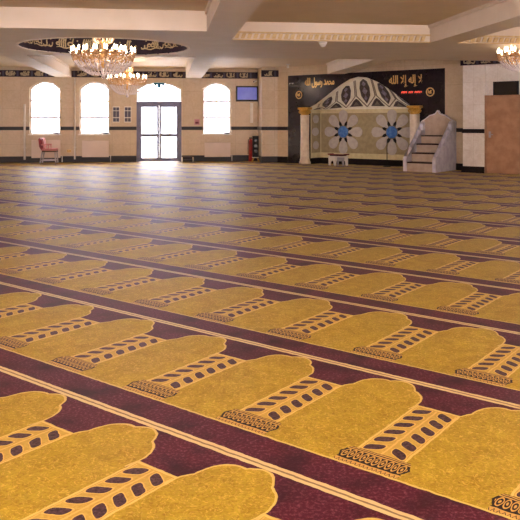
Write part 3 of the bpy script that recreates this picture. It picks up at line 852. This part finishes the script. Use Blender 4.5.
# little pair of spot lights on the left of black wall
t_, z_ = onQ(292, 83.3)
t = thing('wall_spotlight', 'tiny twin spotlight at the top left corner of the black wall', 'spotlight', Q(t_, -.002, z_), RQ)
P('bar', 'grey_metal', t, lambda bm: box(bm, -.09, .09, -.03, 0, -.012, .012))
for s in (-1, 1): P('lamp', 'lamp_white', t, lambda bm: tube(bm, [(s*.06, -.03, 0), (s*.06, -.06, -.02)], [.012, .018], 10))

# low stand before the niche
def floor_at(px, y): Y = FPX*EYE/(y-HOR); return ((px-260)/FPX*Y, Y)
fx, fy = floor_at(338.5, 165.5)
t = thing('low_table', 'low table with dark red top and white legs before the left rosette', 'table', (fx, fy, 0), RQ)
P('top', 'crimson', t, lambda bm: prism(bm, [(-.30, .37), (-.28, .33), (.28, .33), (.30, .37), (.26, .345), (-.26, .345)], -.17, .17))
P('cloth', 'tread', t, lambda bm: box(bm, -.22, .2, -.15, .15, .3, .329))
P('side_panel', 'white_paint', t, lambda bm: prism(bm, [(-.27, .002), (-.20, .002), (-.19, .12), (-.13, .17), (-.09, .12), (-.08, .002), (-.01, .002), (-.01, .30), (-.27, .30)], -.16, -.12))
P('side_panel', 'grey_metal', t, lambda bm: prism(bm, [(.01, .002), (.05, .002), (.06, .14), (.18, .14), (.20, .002), (.25, .002), (.25, .26), (.01, .26)], -.10, -.07))
P('side_panel', 'white_paint', t, lambda bm: prism(bm, [(-.25, .002), (-.18, .002), (-.16, .14), (.16, .14), (.18, .002), (.25, .002), (.25, .30), (-.25, .30)], .12, .16))
# microphone stand
t = thing('microphone_stand', 'thin black microphone stand in front of the right rosette', 'microphone stand', Q(onQ(387, 150, .15)[0], .15), RQ)
P('base', 'black_plastic', t, lambda bm: lathe(bm, [(.12, .002), (.12, .02), (.02, .035)], 20))
P('pole', 'black_plastic', t, lambda bm: tube(bm, [(0, 0, .03), (0, 0, .72)], .013))
P('microphone', 'black_plastic', t, lambda bm: tube(bm, [(0, 0, .72), (.03, -.03, .78), (.05, -.05, .84)], [.012, .014, .024], 8))

# ================================================================ MINBAR
mb = thing('pulpit', 'cream marble stepped pulpit with four steps, scalloped white sides and pointed back', 'pulpit', Q(4.86, -1.37), RQ)
SW = .95; G = .30; Hs = [.262, .506, .75, .98]
STEPS = []
for i, z in enumerate(Hs):
    y0 = i*G; y1 = 1.36
    s = P('step', 'marble_taupe', mb, lambda bm: box(bm, .10, SW-.10, y0, (y0+G if i < 3 else y1), .002, z-.035))
    P('tread', 'tread', s, lambda bm: box(bm, .10, SW-.10, y0-.015, (y0+G if i < 3 else y1-.1), z-.0345, z, bev=.004))
def side(bm, x0, x1):
    pts = [(-.03, .002), (-.03, .22)]
    for i in range(4):
        y0 = i*G-.03; z = Hs[i]
        # scalloped: a rounded nose above every step
        for a in range(9):
            an = PI-PI*a/8*1.0
            pts.append((y0+.09+.10*math.cos(an), z+.03+.12*math.sin(an)))
        pts.append((y0+.215, z+.03)); pts.append((y0+.25, z+.09))
    pts += [(1.0, 1.30), (1.12, 1.38), (1.36, 1.38), (1.36, .002)]
    va = [bm.verts.new((x0, y, z)) for y, z in pts]; vb = [bm.verts.new((x1, y, z)) for y, z in pts]; n = len(pts)
    fa = bm.faces.new(va); fb = bm.faces.new(vb[::-1])
    for k in range(n): bm.faces.new((va[k], vb[k], vb[(k+1) % n], va[(k+1) % n]))
    bmesh.ops.triangulate(bm, faces=[fa, fb])
P('side_wall', 'marble_white', mb, lambda bm: side(bm, 0, .098))
P('side_wall', 'marble_white', mb, lambda bm: side(bm, SW-.098, SW))
ogee = [(.0, .98), (.0, 1.36), (.08, 1.40), (.16, 1.46), (.24, 1.52), (.33, 1.54), (.41, 1.57), (.475, 1.66), (.54, 1.57), (.62, 1.54), (.71, 1.52), (.79, 1.46), (.87, 1.40), (.95, 1.36), (.95, .98)]
P('headboard', 'marble_taupe', mb, lambda bm: prism(bm, [(x+.0, z) for x, z in ogee], 1.16, 1.26))
P('headboard_moulding', 'marble_white', mb, lambda bm: [prism(bm, [ogee[i], ogee[i+1], (ogee[i+1][0], ogee[i+1][1]+.03), (ogee[i][0], ogee[i][1]+.03)], 1.14, 1.27) for i in range(1, len(ogee)-2)])

# black screen on right wall
t_, z1 = onQ(493.5, 80, PD+.1); z0 = onQ(493.5, 98, PD+.1)[1]
t = thing('wall_screen', 'black switched-off screen high on the wall above the oak door', 'television', Q(t_+.33, PD+.118, (z0+z1)/2), RQ)
P('casing', 'black_plastic', t, lambda bm: box(bm, -.33, .33, -.06, 0, -.19, .19, bev=.008))
P('screen', 'screen_off', t, lambda bm: box(bm, -.30, .30, -.064, -.0605, -.16, .16))

# ================================================================ chandeliers
def chandelier(x, y, zc, R, ztop, drop, label, seed, n1=18, n2=10):
    t = thing('chandelier', label, 'chandelier', (x, y, zc), 0, 'crystal chandeliers')
    rnd = random.Random(seed); s = R/.62
    P('rod', 'gold', t, lambda bm: (tube(bm, [(0, 0, .1), (0, 0, ztop-zc)], .012), lathe(bm, [(.09, ztop-zc-.05), (.10, ztop-zc-.002)], 16)))
    P('stem', 'gold', t, lambda bm: lathe(bm, [(.02, -drop*.8), (.06*s, -drop*.7), (.03, -drop*.4), (.08*s, -.1), (.03, 0), (.05, .15), (.02, .3)], 14), True)
    P('crown', 'crystal_amber', t, lambda bm: [tube(bm, [(.03*math.cos(a), .03*math.sin(a), .12), (.17*s*math.cos(a), .17*s*math.sin(a), .16+.03*(i % 2)), (.20*s*math.cos(a), .20*s*math.sin(a), .25+.05*(i % 2))], [.012, .016, .028], 6) for i, a in [(i, i*2*PI/14) for i in range(14)]])
    for tier, (n, rr, dz) in enumerate(((n1, R, 0), (n2, R*.62, .04))):
        P('ring', 'crystal_amber', t, lambda bm: tube(bm, [(rr*.9*math.cos(a), rr*.9*math.sin(a), dz-.10) for a in [i*2*PI/36 for i in range(37)]], .012, 6, False))
        for k in range(n):
            a = 2*PI*(k+.5*tier)/n; c, s_ = math.cos(a), math.sin(a)
            arm = P('arm', 'crystal_amber', t, lambda bm: (tube(bm, [(.05*c, .05*s_, dz-.16), (rr*.5*c, rr*.5*s_, dz-.24), (rr*.85*c, rr*.85*s_, dz-.18), (rr*c, rr*s_, dz-.06)], .011, 6),
                                              lathe(bm, [(.012, 0), (.045, .015), (.05, .022)], 10, (rr*c, rr*s_, dz-.06))))
            P('candle', 'bulb', arm, lambda bm: lathe(bm, [(.012, -.035), (.018, 0.01), (.022, .03), (.014, .055), (.002, .075)], 8, (rr*c, rr*s_, dz)), True)
    # crystal strands: hanging drops and swags
    def bead(bm, p, r):
        v = [bm.verts.new((p[0]+a*r, p[1]+b*r, p[2]+c*r*1.4)) for a, b, c in ((1, 0, 0), (0, 1, 0), (-1, 0, 0), (0, -1, 0), (0, 0, 1), (0, 0, -1))]
        for i in range(4): bm.faces.new((v[i], v[(i+1) % 4], v[4])); bm.faces.new((v[(i+1) % 4], v[i], v[5]))
    def prof(u):        # basket profile: u 0 at rim .. 1 at bottom
        return R*.95*(max(0, math.cos(u*PI/2))**.36)*(1-.12*u)+.03, -.08-drop*.95*u
    for m_, part, u0, u1, nn in (('crystal_amber', 'upper_garland', 0, .38, 34), ('crystal', 'lower_basket', .36, 1, 34)):
        bm = bmesh.new()
        for k in range(nn):
            a = 2*PI*k/nn; m2 = 9 if u0 == 0 else 17
            for j in range(m2):
                u = u0+(u1-u0)*j/m2+rnd.uniform(-.01, .01); r, z = prof(min(.995, max(0, u)))
                bead(bm, (r*math.cos(a), r*math.sin(a), z), .014*(1.25 if j % 3 == 0 else .85)*s)
            for j in range(4):
                rr = rnd.uniform(.2, .9)*R; bead(bm, (rr*math.cos(a), rr*math.sin(a), rnd.uniform(-.22, .02)-(u0*drop)), .014*s)
        g = obj(part, bm, m_, t); g['kind'] = 'stuff'
    P('finial', 'crystal', t, lambda bm: lathe(bm, [(.005, -drop-.14), (.04, -drop-.10), (.045, -drop-.07), (.01, -drop-.03), (.008, -drop*.8)], 12), True)
    li = bpy.data.lights.new('chandelier_light', 'POINT'); li.energy = CH_E*s*s; li.color = (1, .83, .66); li.shadow_soft_size = .25
    lo = bpy.data.objects.new('chandelier_light', li); COL.objects.link(lo); lo.parent = t; lo.location = (0, 0, .22)
    li = bpy.data.lights.new('chandelier_light', 'POINT'); li.energy = CH_E*.3*s*s; li.color = (1, .83, .66); li.shadow_soft_size = .2
    lo = bpy.data.objects.new('chandelier_light', li); COL.objects.link(lo); lo.parent = t; lo.location = (0, 0, -.25)
CH_E = 60
c0 = W(*RC)
chandelier(-3.17, 14.5, 2.79, .63, 4.3, .44, 'largest crystal chandelier, hanging under the round black and gold ceiling ring', 1, 20, 12)
chandelier(-3.93, 21.2, 2.68, .56, 3.2, .47, 'smaller crystal chandelier behind the largest, before the double door', 2, 16, 8)
chandelier(5.22, 14.2, 2.74, .48, 3.2, .32, 'crystal chandelier cut by the right edge, above the pale pier', 3, 14, 8)

# ceiling fittings
for px, y, lab in ((323, 42, 'small white dome fitting under the ceiling rope moulding'),):
    Y = (ZB-EYE)*FPX/(HOR-y); x = (px-260)/FPX*Y
    t = thing('ceiling_camera', lab, 'camera', (x, Y, ZB), 0)
    P('base', 'lamp_white', t, lambda bm: lathe(bm, [(.08, -.03), (.08, -.001)], 16))
    P('dome', 'lamp_white', t, lambda bm: lathe(bm, [(.01, -.10), (.04, -.09), (.06, -.06), (.065, -.031)], 16), True)
for px, y, lab in ((288, 64, 'small white spotlight on the ceiling left of the black wall'), (430, 66.5, 'small white spotlight on the ceiling above the pulpit')):
    Y = (ZC-EYE)*FPX/(HOR-y); x = (px-260)/FPX*Y
    t = thing('ceiling_spotlight', lab, 'spotlight', (x, Y, ZC), 0, 'ceiling spotlights')
    P('base', 'lamp_white', t, lambda bm: lathe(bm, [(.07, -.02), (.07, -.001)], 14))
    P('lamp', 'lamp_white', t, lambda bm: tube(bm, [(0, 0, -.02), (0, .05, -.07), (0, .10, -.09)], [.015, .03, .045], 10))
    li = bpy.data.lights.new('spot_light', 'SPOT'); li.energy = 420 if px > 400 else 110; li.spot_size = 1.1; li.spot_blend = 1; li.color = (1, .93, .84); li.shadow_soft_size = .06
    lo = bpy.data.objects.new('spot_light', li); COL.objects.link(lo); lo.parent = t; lo.location = (0, .14, -.12)
    aim = Vector(Q(2.7, .2, 1.0))-Vector((x, Y, ZC-.1)); lo.rotation_euler = aim.to_track_quat('-Z', 'Y').to_euler()

# ================================================================ light
wd = bpy.data.worlds.new('World'); sc.world = wd; wd.use_nodes = True
nt = wd.node_tree; bg = nt.nodes['Background']
bg.inputs[0].default_value = (.97, .93, 1.0, 1); bg.inputs[1].default_value = 30
# unseen rear and side walls, added to hold back daylight; rear openings kept narrow
bm = bmesh.new()
box(bm, -14, 15, -8.2, -8, 0, .9); box(bm, -14, 15, -8.2, -8, 2.5, ZC)
for k in range(11):
    x = -14+k*2.9; box(bm, x-1.0, x+1.0, -8.2, -8, .9, 2.5)
struct('wall_rear', bm, 'travertine', RW)
struct('wall_left_rear', B(-14.3, -14.01, -8, 22, 0, ZC), 'travertine', RW)
struct('wall_right_rear', B(15.01, 15.3, -8, 16, 0, ZC), 'travertine', RW)
floor.data.vertices  # carpet spans the hall

# ================================================================ camera
cam = bpy.data.cameras.new('camera'); co = bpy.data.objects.new('camera', cam); COL.objects.link(co)
cam.sensor_width = 36; cam.lens = 36*FPX/520; cam.shift_y = -(260-HOR)/520
cam.clip_end = 200
co.location = (0, 0, EYE); co.rotation_euler = (PI/2, 0, 0)
sc.camera = co
sc.view_settings.view_transform = 'Standard'; sc.view_settings.look = 'None'
sc.view_settings.exposure = -.36; sc.view_settings.gamma = 1; sc.view_settings.use_curve_mapping = False
